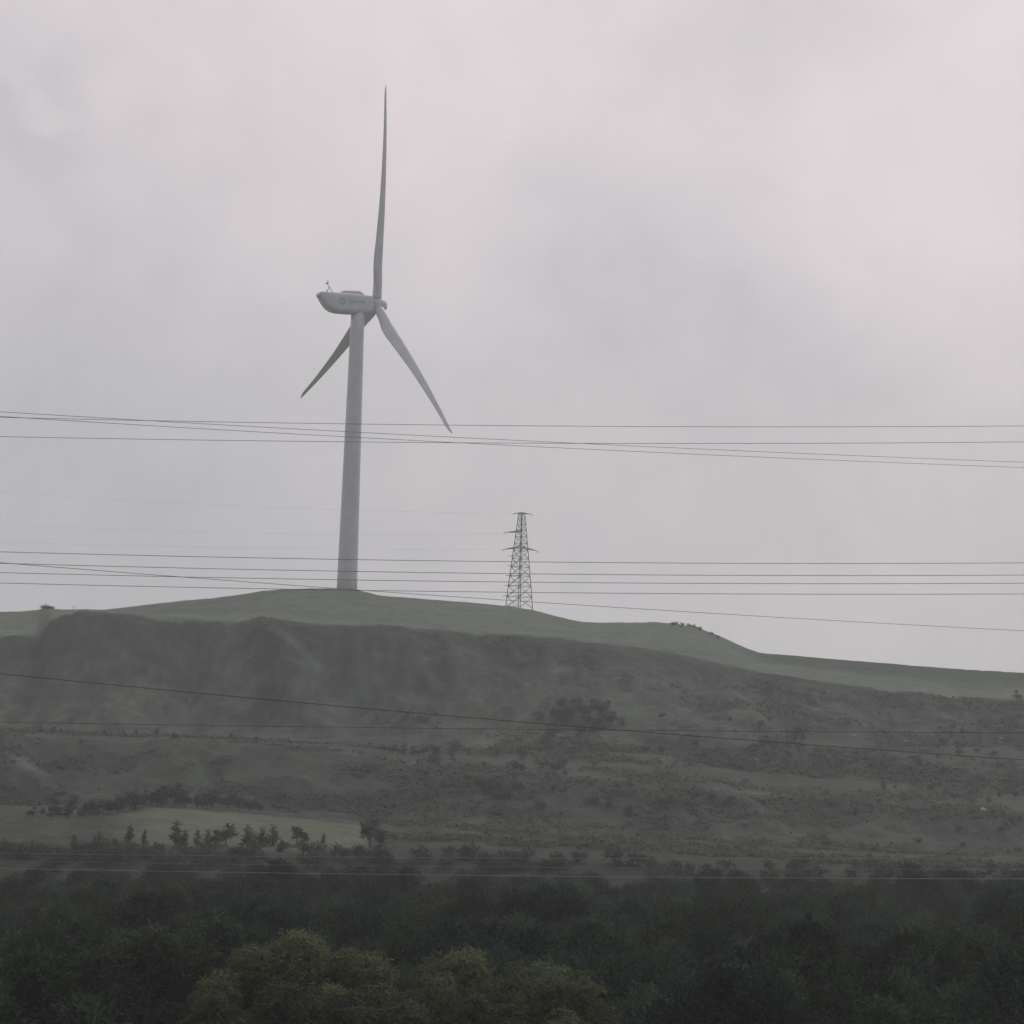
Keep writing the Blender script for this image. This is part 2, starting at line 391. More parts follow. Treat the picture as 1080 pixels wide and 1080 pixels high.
def rect(s0, s1, a, c): return [P(s0, -a, c), P(s1, -a, c), P(s1, a, c), P(s0, a, c)]
mb.loft([rect(-11.2, -4.2, 1.5, 2.85), rect(-10.6, -5.4, 1.3, 3.75)]); mb.build('roof_hatch', M_WHITE, nac, False, base).location = (0, 0, 0)
mb = MB()
mb.tube([P(-15.4, .5, 3.2), P(-14.4, 0, 4.9)], .09); mb.tube([P(-13.1, -.4, 3.2), P(-14.3, 0, 4.9)], .09)
mb.tube([P(-14.35, 0, 4.8), P(-14.9, 0, 6.0), P(-14.6, 0, 6.9)], .09); mb.tube([P(-15.3, 0, 5.8), P(-14.6, 0, 6.1)], .22)
mb.tube([P(-15.5, -.5, 3.2), P(-14.4, 0, 4.6)], .07)
mb.build('wind_sensor_mast', M_DARKST, nac, False, base)
# rear cooling grille and side emblem (a ring and a row of worn, unreadable strokes)
mb = MB()
for k in range(5):
    c_ = 2.0 - k * .75; s_ = -17.75 + .55 * k + .05 * k * k
    mb.box(P(s_ - .0, 0, c_), sd * 1.2, ax * .12, cu * .12)
mb.build('vent_louvre', M_DARKST, nac, False, base)
mb = MB()
side = 1.0 if (sd @ hubp) < 0 else -1.0   # the flank that faces the camera
qs = np.linspace(0, 2 * pi, 25)
for a_ in (.9,):
    mb.tube([P(-11.6 + a_ * 1.0 * cos(q), side * 2.37, .5 + a_ * sin(q)) for q in qs], .14, 4, False)
mb.box(P(-11.6, side * 2.35, .5), ax * .28, sd * .06, cu * .3)
mb.build('emblem', M_LOGO, nac, False, base); mb = MB()
for k in range(5):
    x_ = -9.0 + k * 1.05
    mb.box(P(x_, side * 2.36, .75), ax * .36, sd * .06, cu * .09)
    mb.box(P(x_, side * 2.36, .35), ax * .40, sd * .055, cu * .09)
    mb.box(P(x_ + (.12 if k % 2 else -.14), side * 2.36, .5), ax * .09, sd * .065, cu * .48)
    if k in (0, 2, 3): mb.box(P(x_ + .3, side * 2.36, .1), ax * .08, sd * .065, cu * .28)
mb.build('lettering', M_LOGO, nac, False, base)
mb = MB(); rings = []
for s, r_ in ((-1.45,1.8),(-1.3,2.15),(-.4,2.35),(.8,2.4),(1.7,2.2),(2.5,1.75),(3.05,1.1),(3.3,.4),(3.35,.05)):
    rings.append([P(s, r_ * cos(q), r_ * sin(q)) for q in np.linspace(0, 2 * pi, 32, endpoint=False)])
mb.loft(rings); mb.build('hub', M_WHITE, turb, True, base)
for k in range(3):
    ph = ph0 + k * 2 * pi / 3
    e = cos(ph) * cu + sin(ph) * sd; t_ = -sin(ph) * cu + cos(ph) * sd
    mb = MB(); rings = []
    for r_ in np.concatenate([np.linspace(.025, .3, 14), np.linspace(.34, 1, 20)]):
        ch = np.interp(r_, [0, .05, .1, .16, .22, .3, .5, .75, .93, .985, 1], [2.75, 2.85, 3.1, 3.6, 3.75, 3.4, 2.45, 1.55, 1.0, .65, .15])
        th = np.interp(r_, [0, .05, .1, .16, .22, .3, .5, .75, 1], [2.7, 2.6, 2.3, 1.7, 1.25, .9, .52, .28, .08])
        pit = R(np.interp(r_, [0, .15, .3, .6, 1], [64, 64, 63, 62, 61]))
        blend = np.interp(r_, [.04, .16], [0, 1])
        cd = cos(pit) * t_ - sin(pit) * ax; td = np.cross(e, cd)
        c0 = hubp + e * RB * r_ + ax * 1.1 * 4 * r_ * (1 - r_) * .8
        ring = []
        for q in np.linspace(0, 2 * pi, 24, endpoint=False):
            xx = cos(q); yy = sin(q) * (1 - .45 * blend * (xx + 1) / 2 * (xx > -.4))
            ring.append(c0 + cd * (ch / 2 * xx + blend * (ch / 2 - 1.15 * (1 - r_) ** .8)) + td * th / 2 * yy)
        rings.append(ring)
    mb.loft(rings); mb.build('blade', M_WHITE, turb, True, base)

# ------------------------------------------------------------------ pylon
pc = at(547.5, 640, 652); gz = ground(pc[0], pc[1]); pc[2] = gz
ztop = at(549, 541, 652)[2]; H = ztop - gz
pyl = empty('transmission_tower', pc, 'grey steel lattice power pylon standing on the hill crest right of the turbine', 'pylon')
A0 = R(4)
def hw(t): return np.interp(t, [0, .62, 1], [2.75, 1.45, .62]) * 1.414
def corner(k, t):
    a = A0 + k * pi / 2
    return np.array([hw(t) * cos(a), hw(t) * sin(a), H * t - .6 * (t == 0)])
for k in range(4):
    mb = MB(); mb.tube([corner(k, t) for t in (0, .2, .4, .62, .8, 1)], [.13, .13, .13, .12, .11, .10], 6); mb.build('leg', M_GALV, pyl)
lev = [0, .12, .23, .335, .43, .52, .605, .68, .75, .82, .88, .94, 1]
mb = MB()
for i in range(len(lev) - 1):
    for k in range(4):
        a0, a1 = corner(k, lev[i] + 1e-4), corner(k, lev[i + 1]); b0, b1 = corner((k + 1) % 4, lev[i] + 1e-4), corner((k + 1) % 4, lev[i + 1])
        mb.tube([a0, b1], .06, 4); mb.tube([b0, a1], .06, 4); mb.tube([a1, b1], .06, 4)
mb.build('lattice_bracing', M_GALV, pyl)
adir = np.array([cos(R(8)), sin(R(8)), 0])
def arm(z, l, rr, drop=.5, dep=.9):
    mb = MB(); n = np.array([-adir[1], adir[0], 0])
    w_ = hw(z / H) * .6
    tips = []
    for sgn, ln in ((-1, l), (1, rr)):
        if ln <= 0: continue
        tip = adir * sgn * ln + np.array([0, 0, z - drop]); tips.append(tip)
        for q in (-1, 1):
            mb.tube([n * q * w_ + np.array([0, 0, z]), tip], .07, 4)
            mb.tube([n * q * w_ + np.array([0, 0, z + dep]), tip], .055, 4)
            for f_ in (.3, .6): mb.tube([(n * q * w_ + np.array([0, 0, z])) * (1 - f_) + tip * f_, (n * q * w_ + np.array([0, 0, z + dep])) * (1 - f_ + .1) + tip * (f_ - .1)], .05, 4)
    o = mb.build('cross_arm', M_GALV, pyl)
    for tp in tips:
        m2 = MB(); m2.tube([tp, tp - np.array([.5 * (1 if tp[0] > 0 else -1) * -1, 0, .55])], .09, 6); m2.build('insulator', M_DARKST, o)
    return [np.array(q) + pc for q in tips]
k_m = 652 / F_PX
T1 = arm(H - .15, 2.0, 2.6, 0, .25); T2 = arm(H * .80, 4.6, .0, .35, .45); T3 = arm(H * .635, 4.8, 4.6, .7, .5)
for t in (.545, .44, .34, .235, .125, .02):
    mb = MB(); h2 = hw(t)
    mb.tube([(-h2 - 1.3, .2, H * t), (-.2, -.2, H * t)], .07, 4); mb.tube([(-h2 - .4, .2, H * t), (-h2 * .5, 0, H * t + 1.0)], .06, 4)
    mb.build('climbing_platform', M_GALV, pyl)

# ------------------------------------------------------------------ wires
def wire(pts, d, rad, mat, label, group, ext=900, deg=2, dslope=0.0, name='power_line_wire'):
    xs = np.array([p[0] for p in pts], float); ys = np.array([p[1] for p in pts], float)
    cf = np.polyfit(xs, ys, min(deg, len(xs) - 1))
    X = np.linspace(min(-ext, xs.min() - ext * 0), max(1080 + ext, xs.max()), 70)
    p3 = [at(x, np.polyval(cf, x), d + dslope * (x - 540)) for x in X]
    mb = MB(); mb.tube(p3, rad * .48, 6)
    o = mb.build(name, mat, None, True)
    return tag(o, label, 'wire', group)
G1, G2, G3, G4 = 'upper wires crossing the turbine tower', 'middle wires above the hill crest', 'wires in front of the hillside', 'low wires above the foreground trees'
wire([(0,440.5),(180,443.5),(360,446.7),(540,449),(720,450.5),(1080,449)], 52, .0125, M_ALU, 'topmost wire in the sky, nearly level, passing the lowest blade tip', G1)
wire([(0,434.5),(145,442.5),(360,455),(540,464.5),(720,472.5),(1080,487.5)], 49, .0115, M_ALU, 'upper sky wire that starts highest at left and sinks to second lowest at right', G1, dslope=.01)
wire([(0,440),(145,446.5),(360,461),(540,470),(720,478.5),(1080,493)], 49.5, .0115, M_ALU, 'lowest of the upper sky wires at the right, sloping down across the tower', G1, dslope=.01)
wire([(0,460.5),(180,463.5),(360,466),(540,467.3),(720,467.8),(1080,466)], 52, .0125, M_ALU, 'upper sky wire that runs lowest at the left and level to the right', G1)
wire([(0,582),(360,589.8),(540,592.5),(720,593.9),(1080,593.6)], 47, .013, M_ALU, 'topmost of the five sky wires crossing the pylon', G2)
wire([(0,594),(180,598.8),(360,602.5),(540,605),(720,606.5),(1080,606.5)], 47, .013, M_ALU, 'second sky wire down across the pylon', G2)
wire([(0,604),(180,608),(360,611.3),(540,614),(720,615.3),(1080,615)], 47.5, .013, M_ALU, 'third sky wire down across the pylon, halfway up its lower legs', G2)
wire([(0,615.5),(180,618.5),(360,621),(540,625.3),(720,627),(1080,626)], 47.5, .013, M_ALU, 'fourth sky wire down, grazing the hilltop at the turbine foot', G2)
wire([(0,593.5),(180,607.5),(360,620.5),(540,634),(720,644.8),(1080,665.3)], 45, .0125, M_ALU, 'slanting sky wire that crosses the others and falls to the pylon foot and right', G2, dslope=.01)
wire([(0,710.5),(180,728),(360,745),(620,767.5),(790,780.5),(1080,801.5)], 40, .0115, M_BLACK, 'black cable slanting down across the dark hillside', G3)
wire([(-200,758),(110,763),(360,766.6),(650,770.3),(780,771.8),(1080,772.5)], 44, .0085, M_BLACK, 'thin dark nearly level wire in front of the hillside bench', G3)
wire([(0,775.7),(127,779),(360,783),(700,787.5),(1080,789)], 44, .0075, M_ALU, 'thin pale nearly level wire in front of the hillside bench', G3)
wire([(0,899.5),(200,902.6),(400,904.3),(700,905.5),(1080,905)], 36, .008, M_ALU, 'upper faint pale wire just above the foreground treetops', G4)
wire([(0,908),(200,911),(400,913.5),(700,915.5),(1080,917)], 36, .006, M_ALU, 'middle faint pale wire just above the foreground treetops', G4)
wire([(0,916),(200,919.5),(400,922),(500,923.5),(800,926),(1080,927)], 34, .0115, M_ALU, 'brightest and lowest pale wire brushing the foreground treetops', G4)
def span(p0, pxs, lab):
    q = [at(x, y, 652) for x, y in pxs]
    pts = [p0] + q
    xs = np.array([p[0] for p in pts]); zs = np.array([p[2] for p in pts]); ys = np.array([p[1] for p in pts])
    cf = np.polyfit(xs, zs, 2)
    X = np.linspace(p0[0], xs.min(), 40)
    mb = MB(); mb.tube([(x, np.interp(x, xs[::-1], ys[::-1]), np.polyval(cf, x)) for x in X], .013, 5)
    tag(mb.build('power_line_wire', M_GALV, None, True), lab, 'wire', 'faint wires strung from the pylon')
span(T1[0], [(460,540.2),(300,536.5),(100,525),(0,519),(-200,503)], 'very faint wire leading left from the top of the pylon')
span(T2[0], [(430,565),(300,563),(0,552),(-200,540)], 'very faint wire leading left from the upper cross arm of the pylon')
span(T3[0], [(430,578.5),(300,578.5),(0,572),(-200,564)], 'very faint wire leading left from the long lower cross arm of the pylon')

# ------------------------------------------------------------------ vegetation
def leaf_mesh(name, c, a, L_, w_, tint, mat, parent=None, face=None):
    """diamond leaves: centre, axis, length, width"""
    n = len(c)
    rv = rng.normal(size=(n, 3))
    if face is not None: rv = face + .3 * rv
    s = np.cross(a, rv); s /= np.linalg.norm(s, axis=1)[:, None] + 1e-9
    Lh = (L_ / 2)[:, None] * a; wh = (w_ / 2)[:, None] * s
    V = np.stack([c - Lh, c + wh, c + Lh, c - wh], 1).reshape(-1, 3)
    Fq = np.arange(4 * n).reshape(n, 4)
    o = mesh_np(name, V, Fq, mat, parent)
    at_ = o.data.attributes.new('tint', 'FLOAT', 'POINT')
    at_.data.foreach_set('value', np.repeat(tint, 4).astype(np.float32))
    return o

def unit(v): return v / (np.linalg.norm(v, axis=-1, keepdims=True) + 1e-9)

def make_tree(name, label, cat, group, h, rad, style, nleaf, leafL, mat, nlobe=14, base_h=.25):
    root = empty(name, (0, 0, 0), label, cat, group)
    # lobes fill an egg-shaped crown
    lobes = []
    cz = h * (base_h + (1 - base_h) * .5); hz = h * (1 - base_h) * .5
    for k in range(nlobe):
        for _ in range(30):
            p = rng.uniform(-1, 1, 3)
            if (.6 if style in ('droop', 'feather') else .25) < np.linalg.norm(p) < .92 and (p[2] > -.5 or style != 'droop'): break
        if style == 'cone':
            t = (k + .5) / nlobe; rr = rad * (1 - t) ** .8 * .75; q = rng.uniform(0, 2 * pi)
            lobes.append((np.array([rr * cos(q) * .6, rr * sin(q) * .6, h * (.12 + .8 * t)]), rad * (.62 - .45 * t)))
            continue
        lr = rng.uniform(.85, 1.3) / 1.05 if style == 'droop' else rad * rng.uniform(.26, .44) * (1.05 if p[2] < .3 else .85)
        lobes.append((np.array([p[0] * rad * .8, p[1] * rad * .8, cz + p[2] * hz * .85]), lr))
    # trunk and limbs
    mb = MB(); tr = h * .022 + .03
    top = np.array([rng.normal() * .03 * h, rng.normal() * .03 * h, h * .72])
    mb.tube([(0, 0, -.5), (0, 0, h * .2), top * .6 + np.array([.02 * h, 0, 0]), top], [tr * 1.3, tr, tr * .7, tr * .25], 7)
    for c_, lr in lobes[:8]:
        s0 = np.array([0, 0, h * rng.uniform(.22, .5)]) + top * np.array([.4, .4, 0])
        mb.tube([s0, (s0 + c_) / 2 + np.array([0, 0, -.03 * h]), c_], [tr * .5, tr * .33, tr * .1], 5)
    mb.build('trunk', M_BARK, root)
    # sprays on and inside the lobes
    vol = np.array([l[1] ** 2 for l in lobes]); vol /= vol.sum()
    per = 5; ns = nleaf // per
    li = rng.choice(len(lobes), ns, p=vol)
    lc = np.array([l[0] for l in lobes])[li]; lr = np.array([l[1] for l in lobes])[li]
    dirn = unit(rng.normal(size=(ns, 3)) + np.array([0, 0, .35]))
    rr = lr * (rng.uniform(.2, 1, ns) ** (.18 if style == 'droop' else .45))
    jag = 1 + (.5 if style == 'droop' else .3) * vnoise(dirn[:, 0] * 3 + li * 7, dirn[:, 2] * 3 + dirn[:, 1] * 3, 3)
    p = lc + dirn * (rr * jag)[:, None] * np.array([1, 1, .85])
    tang = unit(np.cross(dirn, rng.normal(size=(ns, 3))))
    if style == 'feather': a = unit(dirn * .5 + tang * .45 + np.array([0, 0, .4]) + rng.normal(size=(ns, 3)) * .25)
    elif style == 'droop': a = unit(dirn * .35 + tang * .8 + np.array([0, 0, -.2]) + rng.normal(size=(ns, 3)) * .25)
    elif style == 'cone': a = unit(dirn * np.array([1, 1, .2]) + np.array([0, 0, .1]) + rng.normal(size=(ns, 3)) * .3)
    else: a = unit(dirn + rng.normal(size=(ns, 3)) * .7)
    sl = leafL * rng.uniform(.7, 1.5, ns)
    # leaves along each spray
    tt = np.linspace(-.1, 1.1, per)
    cc = p[:, None, :] + a[:, None, :] * (sl[:, None] * tt)[..., None] * 1.5
    sw = unit(rng.normal(size=(ns, per, 3)) * .55 + a[:, None, :])
    ltint = rng.uniform(.75, 1.25, len(lobes))[li]
    tint = (ltint * rng.uniform(.85, 1.15, ns))[:, None] * rng.uniform(.9, 1.1, (ns, per))
    n = ns * per
    LL = np.repeat(sl, per) * rng.uniform(.7, 1.1, n); ww = LL * (.38 if style == 'feather' else .45) * rng.uniform(.8, 1.2, n)
    leaf_mesh('crown', cc.reshape(-1, 3), sw.reshape(-1, 3), LL, ww, tint.ravel(), mat, root, np.repeat(dirn + np.array([0, 0, .15]), per, 0))
    return root

# --- dark belt of trees in the foreground
G_BELT = 'dark trees packed along the bottom of the photo'
protos = []
for k in range(7):
    protos.append(make_tree('broadleaf_tree', 'dark green broadleaf tree in the dense belt along the bottom of the photo', 'tree', G_BELT,
                            9.0, 3.5 + .3 * (k % 3), 'feather', 56000, .165, M_LEAF_DARK, 16, .2))
spots = []
d = 96.0; row = 0
while d < 262:
    half = d * 540 / F_PX + 4
    step = 5.9
    x = -half + rng.uniform(0, step)
    while x < half:
        spots.append((x + rng.normal() * .7, d + rng.normal() * 1.8)); x += step * rng.uniform(.8, 1.2)
    d *= 1.068; row += 1
pale = [(305, 990, 106, 4.4, 0), (392, 994, 105, 3.2, 0), (476, 1012, 104.5, 3.0, 0), (556, 1020, 103, 3.1, 0), (597, 1034, 101.5, 2.5, 0), (240, 1052, 100, 2.2, 1), (264, 1014, 104, 2.8, 0), (415, 1050, 99, 2.6, 1), (330, 1050, 98.5, 2.6, 1), (510, 1054, 98.5, 2.6, 1)]
pp = [(at(a, b_, c_)[0], c_, e) for a, b_, c_, e, _ in pale]
used = 0
for x, y in spots:
    if any(abs(x - q[0]) < q[2] + 2.6 and -9 < y - q[1] < 5.5 for q in pp): continue
    o = protos[used] if used < len(protos) else copy_tree(protos[int(rng.integers(len(protos)))])
    used += 1
    tpx = 540 + F_PX * x / y
    topy = np.interp(y, [95, 120, 150, 190, 230, 262], [1014, 982, 957, 937, 923, 913]) + np.interp(tpx, [0, 300, 700, 1080], [-3, -3, 3, 6]) + rng.normal() * np.interp(y, [95, 180, 262], [17, 10, 6])
    zt = at(tpx, topy, y)[2]
    zb = ground(x, y)
    s = (zt - zb) / 9.0
    o.location = (x, y, zb); o.rotation_euler = (0, 0, rng.uniform(0, 6.28)); s2 = np.clip(s, .55, 1.6)
    o.scale = (min(s2, 1.25) * rng.uniform(.9, 1.15),) * 2 + (s2,)
print('belt trees', used)
# --- the paler, yellowish trees low in the middle
labs = ['largest rounded yellow-green tree in the pale group at the bottom centre',
        'brightest yellow-green tree with a domed top in the pale group at the bottom',
        'yellow-green tree between the bright domed tree and the right-hand pale trees',
        'broad yellow-green tree near the right end of the pale group at the bottom',
        'small yellow-green tree closing the right end of the pale group',
        'yellow-green tree on the left shoulder of the largest tree in the pale group',
        'grey-green bushy tree under the left end of the pale group at the bottom edge',
        'grey-green bushy tree at the bottom edge beneath the bright domed tree',
        'grey-green bushy tree at the bottom edge beneath the largest yellow-green tree',
        'grey-green bushy tree at the bottom edge beneath the right half of the pale group']
pale[5], pale[6] = pale[6], pale[5]
for (a_, b_, c_, e, kind), lb in zip(pale, labs):
    p = at(a_, b_, c_); zb = ground(p[0], p[1]); hgt = (p[2] - zb) * 1.06
    o = make_tree('pale_tree' if kind == 0 else 'bushy_tree', lb, 'tree', 'pale trees low in the middle of the foreground', hgt, e, 'droop', 90000, .13, M_LEAF_OLIVE if kind == 0 else M_LEAF_GREY, int(4 + 5.2 * e), .2)
    o.location = (p[0], p[1], zb)

# --- shrubs and small trees on the hill
def place(proto, first, px, py, hpx, wscale=1.0, label=None, group=None, d0=285):
    p = hit(px, py, d0); o = proto if first else copy_tree(proto)
    hm = hpx * p[1] / F_PX
    o.location = (p[0], p[1], p[2] - .1); o.rotation_euler = (0, 0, rng.uniform(0, 6.28))
    s = hm / o['unit_h']; o.scale = (s * wscale, s * wscale, s)
    if label: o['label'] = label
    if group: o['group'] = group
    return o
def proto_set(name, label, cat, group, n, h, rad, style, nleaf, leafL, mat, nl, bh):
    res = []
    for k in range(n):
        t = make_tree(name, label, cat, group, h, rad, style, nleaf, leafL, mat, nl, bh); t['unit_h'] = h; res.append(t)
    return res
class Pool:
    def __init__(s, protos): s.p = protos; s.i = 0
    def put(s, *a, **k):
        i = s.i; s.i += 1
        if i < len(s.p): return place(s.p[i], True, *a, **k)
        return place(s.p[int(rng.integers(len(s.p)))], False, *a, **k)

con = Pool(proto_set('young_conifer', 'small dark conifer in the row on the pale meadow', 'tree', 'small trees dotting the pale meadow', 3, 5, 1.25, 'cone', 1500, .30, M_LEAF_CON, 9, .1))
rnd = Pool(proto_set('small_tree', 'x', 'tree', 'small trees dotting the pale meadow', 3, 5, 2.0, 'round', 1800, .30, M_LEAF_CON, 9, .12))
GM = 'small trees dotting the pale meadow'
LC = 'small dark conifer in the scattered row along the pale meadow'
for x, y, hh, ws in ((137,888,19,1.),(104,891,16,.8),(152,890,18,.7),(185,893,30,1.),(194,896,22,.9),(208,893,20,.8),(219,892,18,1.0),(261,894,26,1.1),(276,893,22,1.1),(288,892,24,1.1),(268,900,24,1.1),(78,893,14,.9),(122,897,14,1),(296,899,16,1)):
    con.put(x, y, hh, ws, label=LC, group=GM)
con.put(341, 891, 13, .8, label='lone tiny dark tree at the right end of the pale meadow', group=GM)
rnd.put(238, 893, 25, 1.3, label='widest rounded dark tree in the middle of the meadow row', group=GM)
rnd.put(227, 893, 19, 1.0, label='rounded dark tree on the left shoulder of the widest meadow tree', group=GM)
rnd.put(313, 890, 19, 1.1, label='pair-like rounded dark tree right of the conifers, near the meadow centre', group=GM)
rnd.put(321, 892, 15, .9, label='smaller rounded tree touching the right side of a dark meadow tree', group=GM)
rnd.put(390, 893, 30, 1.0, label='tall rounded dark tree at the right edge of the pale meadow', group=GM)
rnd.put(400, 896, 22, 1.0, label='shorter rounded tree against the tall tree at the meadow edge', group=GM)
GT = 'dark tree line along the upper edge of the pale meadow'
LT = 'dark rounded tree in the line along the upper edge of the pale meadow'
for x in np.arange(38, 275, 5):
    y = np.interp(x, [0, 60, 110, 160, 240, 320, 400], [862, 862, 858, 849, 852, 862, 870]) + rng.normal() * 1.5
    if x < 60 and rng.random() < .35: continue
    hh = np.interp(x, [0, 100, 150, 190, 230, 300, 400], [11, 14, 18, 19, 14, 7, 6]) * rng.uniform(.75, 1.35)
    rnd.put(x + rng.normal() * 2, y, hh, rng.uniform(1., 1.4), label=LT, group=GT)
for x, y, hh, ws in ((143,852,24,.8),(187,848,25,.8),(171,850,20,.8)):
    con.put(x, y, hh, ws, label='pointed dark conifer rising from the tree line above the meadow', group=GT)
GB = 'dark trees in the block on the hillside bench'
for x, y, hh in ((588,764,25),(596,762,26),(604,759,23),(613,757,21),(622,757,21),(630,758,22),(639,758,20),(618,768,22),(632,770,20),(646,766,16),(626,777,16)):
    rnd.put(x, y, hh, .95, label='dark tree in the compact block on the hillside below the pylon', group=GB, d0=400)
GR = 'small trees along the left bench track'
for x in (42,55,110,133,144,164,182,192,246,270):
    con.put(x + rng.normal() * 2, np.interp(x, [40, 280], [774, 782]) + rng.normal(), rng.uniform(5, 11), 1.3, label='small dark tree standing behind the bench track on the left hillside', group=GR, d0=400)
for x, y, hh, ws in ((405,793,9,1.6),(415,795,10,1.6),(425,796,11,1.6),(436,797,11,1.5),(447,798,12,1.4),(458,800,15,1.2),(476,800,10,1.2)):
    rnd.put(x, y, hh, ws, label='low dark bush in the hedge-like row on the bench edge', group='bush row on the bench edge', d0=380)
rnd.put(1073, 740, 13, 1.1, label='lone dark bush on the dark green slope at the right edge of the photo', group='bushes on the crest', d0=480)
shr = Pool(proto_set('shrub', 'x', 'shrub', 'scrub on the middle of the hillside', 4, 2, 1.1, 'round', 700, .22, M_LEAF_SHRUB, 7, .02))
GS = 'scrub on the middle of the hillside'
LS = 'small grey-green shrub among the scrub across the middle of the hillside'
cnt = 0
while cnt < 150:
    x = rng.uniform(440, 1080); y = rng.uniform(760, 860)
    if vnoise(np.array([x / 60]), np.array([y / 18]), 8)[0] + .25 * np.exp(-((x - 640) / 120) ** 2) < .02: continue
    shr.put(x, y, rng.uniform(4, 11) * (1.15 if x < 760 else .75), rng.uniform(.9, 1.5), label=LS, group=GS, d0=372); cnt += 1
GL = 'low bushes on the lower slope behind the foreground trees'
for k in range(190):
    x = rng.uniform(-5, 430) if k % 2 else rng.uniform(430, 1080)
    shr.put(x, np.interp(x, [0, 200, 400, 600, 800, 1080], [903, 905, 907, 913, 920, 930]) + rng.uniform(-5, 14) - (2 if x < 400 else 0), rng.uniform(8, 17), rng.uniform(1, 1.7), label='dark low bush at the foot of the hill, just above the foreground treetops', group=GL, d0=272)
for k in range(26):
    x = rng.uniform(672, 800)
    shr.put(x, 790 - 18 * max(0, 1 - ((x - 735) / 68) ** 2) + rng.uniform(-1, 13), rng.uniform(3, 8), rng.uniform(1.1, 1.8), label='low dark bush on the dark spoil mound right of the tree block', group='bushes on the spoil mound', d0=400)
for k in range(12):
    shr.put(rng.uniform(700, 1080), rng.uniform(865, 900), rng.uniform(5, 10), rng.uniform(1, 1.6), label='low bush on the bare lower slope at the right', group='bushes on the lower right slope')
for x, y in ((709,658),(713,657.5),(719,660),(727,659.5),(732,661),(739,663.5),(750,668.5),(757,671.5)):
    shr.put(x, y + 1.5, rng.uniform(3.2, 5), 1.3, label='tiny bush on the skyline of the right-hand knoll', group='bushes on the crest', d0=600)
for x, hh in ((45, 4.5), (50, 6), (55, 4)):
    shr.put(x, 643, hh, 1.5, label='tiny bush on the small bump of the far left skyline', group='bushes on the far left skyline', d0=600)
for x, y, lb in ((77.5,643,'thin bare sapling on the far left skyline'),):
    p = hit(x, y + 1, 600); mb = MB(); mb.tube([(0,0,0),(0,0,1.4)], [.06,.03], 5); mb.tube([(0,0,.6),(.35,0,1.2)], .03, 4); mb.tube([(0,0,.7),(-.3,0,1.1)], .03, 4)
    o = mb.build('sapling', M_BARK); o.location = p; tag(o, lb, 'tree')

# --- low ground cover over benches and spoil heaps (nobody could count it)
nc = 60000
gx, gy, gz_ = [], [], []
u_ = rng.uniform((-120 - 540) / F_PX, (1200 - 540) / F_PX, nc); y_ = np.concatenate([np.where(u_[:nc * 2 // 3] > -.05, rng.uniform(318, 500, nc * 2 // 3), rng.uniform(372, 500, nc * 2 // 3)), rng.uniform(470, 562, nc - nc * 2 // 3)])
keep = fbm(u_ * y_ / 15, y_ / 13, 77, 4) + .30 * sstep(-.05, .035, u_) - .1 + .25 * np.exp(-((y_ - 425) / 12) ** 2) + .12 * rng.normal(size=nc) > .16 + .22 * sstep(480, 505, y_)
u_, y_ = u_[keep], y_[keep]; x_ = u_ * y_
ii = np.clip(np.searchsorted(U, u_) - 1, 0, len(U) - 2); jj = np.clip(np.searchsorted(Y, y_) - 1, 0, len(Y) - 2)
fa = (u_ - U[ii]) / (U[ii+1] - U[ii]); fb = (y_ - Y[jj]) / (Y[jj+1] - Y[jj])
z_ = (ZG[jj,ii]*(1-fa)+ZG[jj,ii+1]*fa)*(1-fb) + (ZG[jj+1,ii]*(1-fa)+ZG[jj+1,ii+1]*fa)*fb
cpt = np.stack([x_, y_, z_], -1)
rep = 5
cs = rng.uniform(.3, 1.1, len(cpt))
cc = np.repeat(cpt, rep, 0) + rng.normal(size=(len(cpt) * rep, 3)) * np.repeat(cs, rep)[:, None] * np.array([.5, .5, .15]) + np.array([0, 0, 1]) * np.repeat(cs, rep)[:, None] * .35
aa = unit(rng.normal(size=cc.shape) * np.array([1, 1, .2]))
gc = leaf_mesh('scrub_ground_cover', cc, aa, np.repeat(cs, rep) * 1.0, np.repeat(cs, rep) * .5, np.repeat(rng.uniform(.8, 1.35, len(cpt)), rep), leaf_mat('ground_cover_foliage', (.062, .078, .058), .4, 0.01), None, np.tile(np.array([0, -.35, 1.0]), (len(cc), 1)))
tag(gc, 'low grey-green scrub and weeds covering the hillside', 'ground cover', kind='stuff')

# --- pale stones on the hillside
import bmesh
def rock(x, y, spx, lab, mat=M_ROCK, sq=(1.3, .8, .7)):
    p = hit(x, y, 372); bm = bmesh.new(); bmesh.ops.create_icosphere(bm, subdivisions=3, radius=1)
    sd_ = random.random() * 50
    for v in bm.verts:
        n = vnoise(np.array([v.co.x * 1.6 + sd_]), np.array([v.co.y * 1.6 + v.co.z * 2.1]), 5)[0]
        v.co *= 1 + .35 * n
    me = bpy.data.meshes.new('rock'); bm.to_mesh(me); bm.free(); me.materials.append(mat)
    o = bpy.data.objects.new('rock', me); C.objects.link(o)
    s = spx * p[1] / F_PX / 2; o.scale = (s * sq[0], s * sq[1], s * sq[2]); o.location = p; o.rotation_euler = (0, .3, rng.uniform(-.4, .4))
    tag(o, lab, 'rock', 'pale rocks lying on the hillside')
rock(901, 776, 4.2, 'brightest pale rock on the scrub slope right of centre')
rock(955, 782.5, 4.0, 'pale rock to the right of the brightest rock on the scrub slope')
rock(798, 803, 4.0, 'pale rock below the end of the dark mound on the scrub slope')
rock(1057, 779, 3.4, 'pale rock high on the slope near the right edge of the photo')
rock(1052, 729 + 35, 2.6, 'small grey rock above the pale rock near the right edge')
rock(857, 773, 2.8, 'small pale rock left of the brightest rock on the scrub slope')
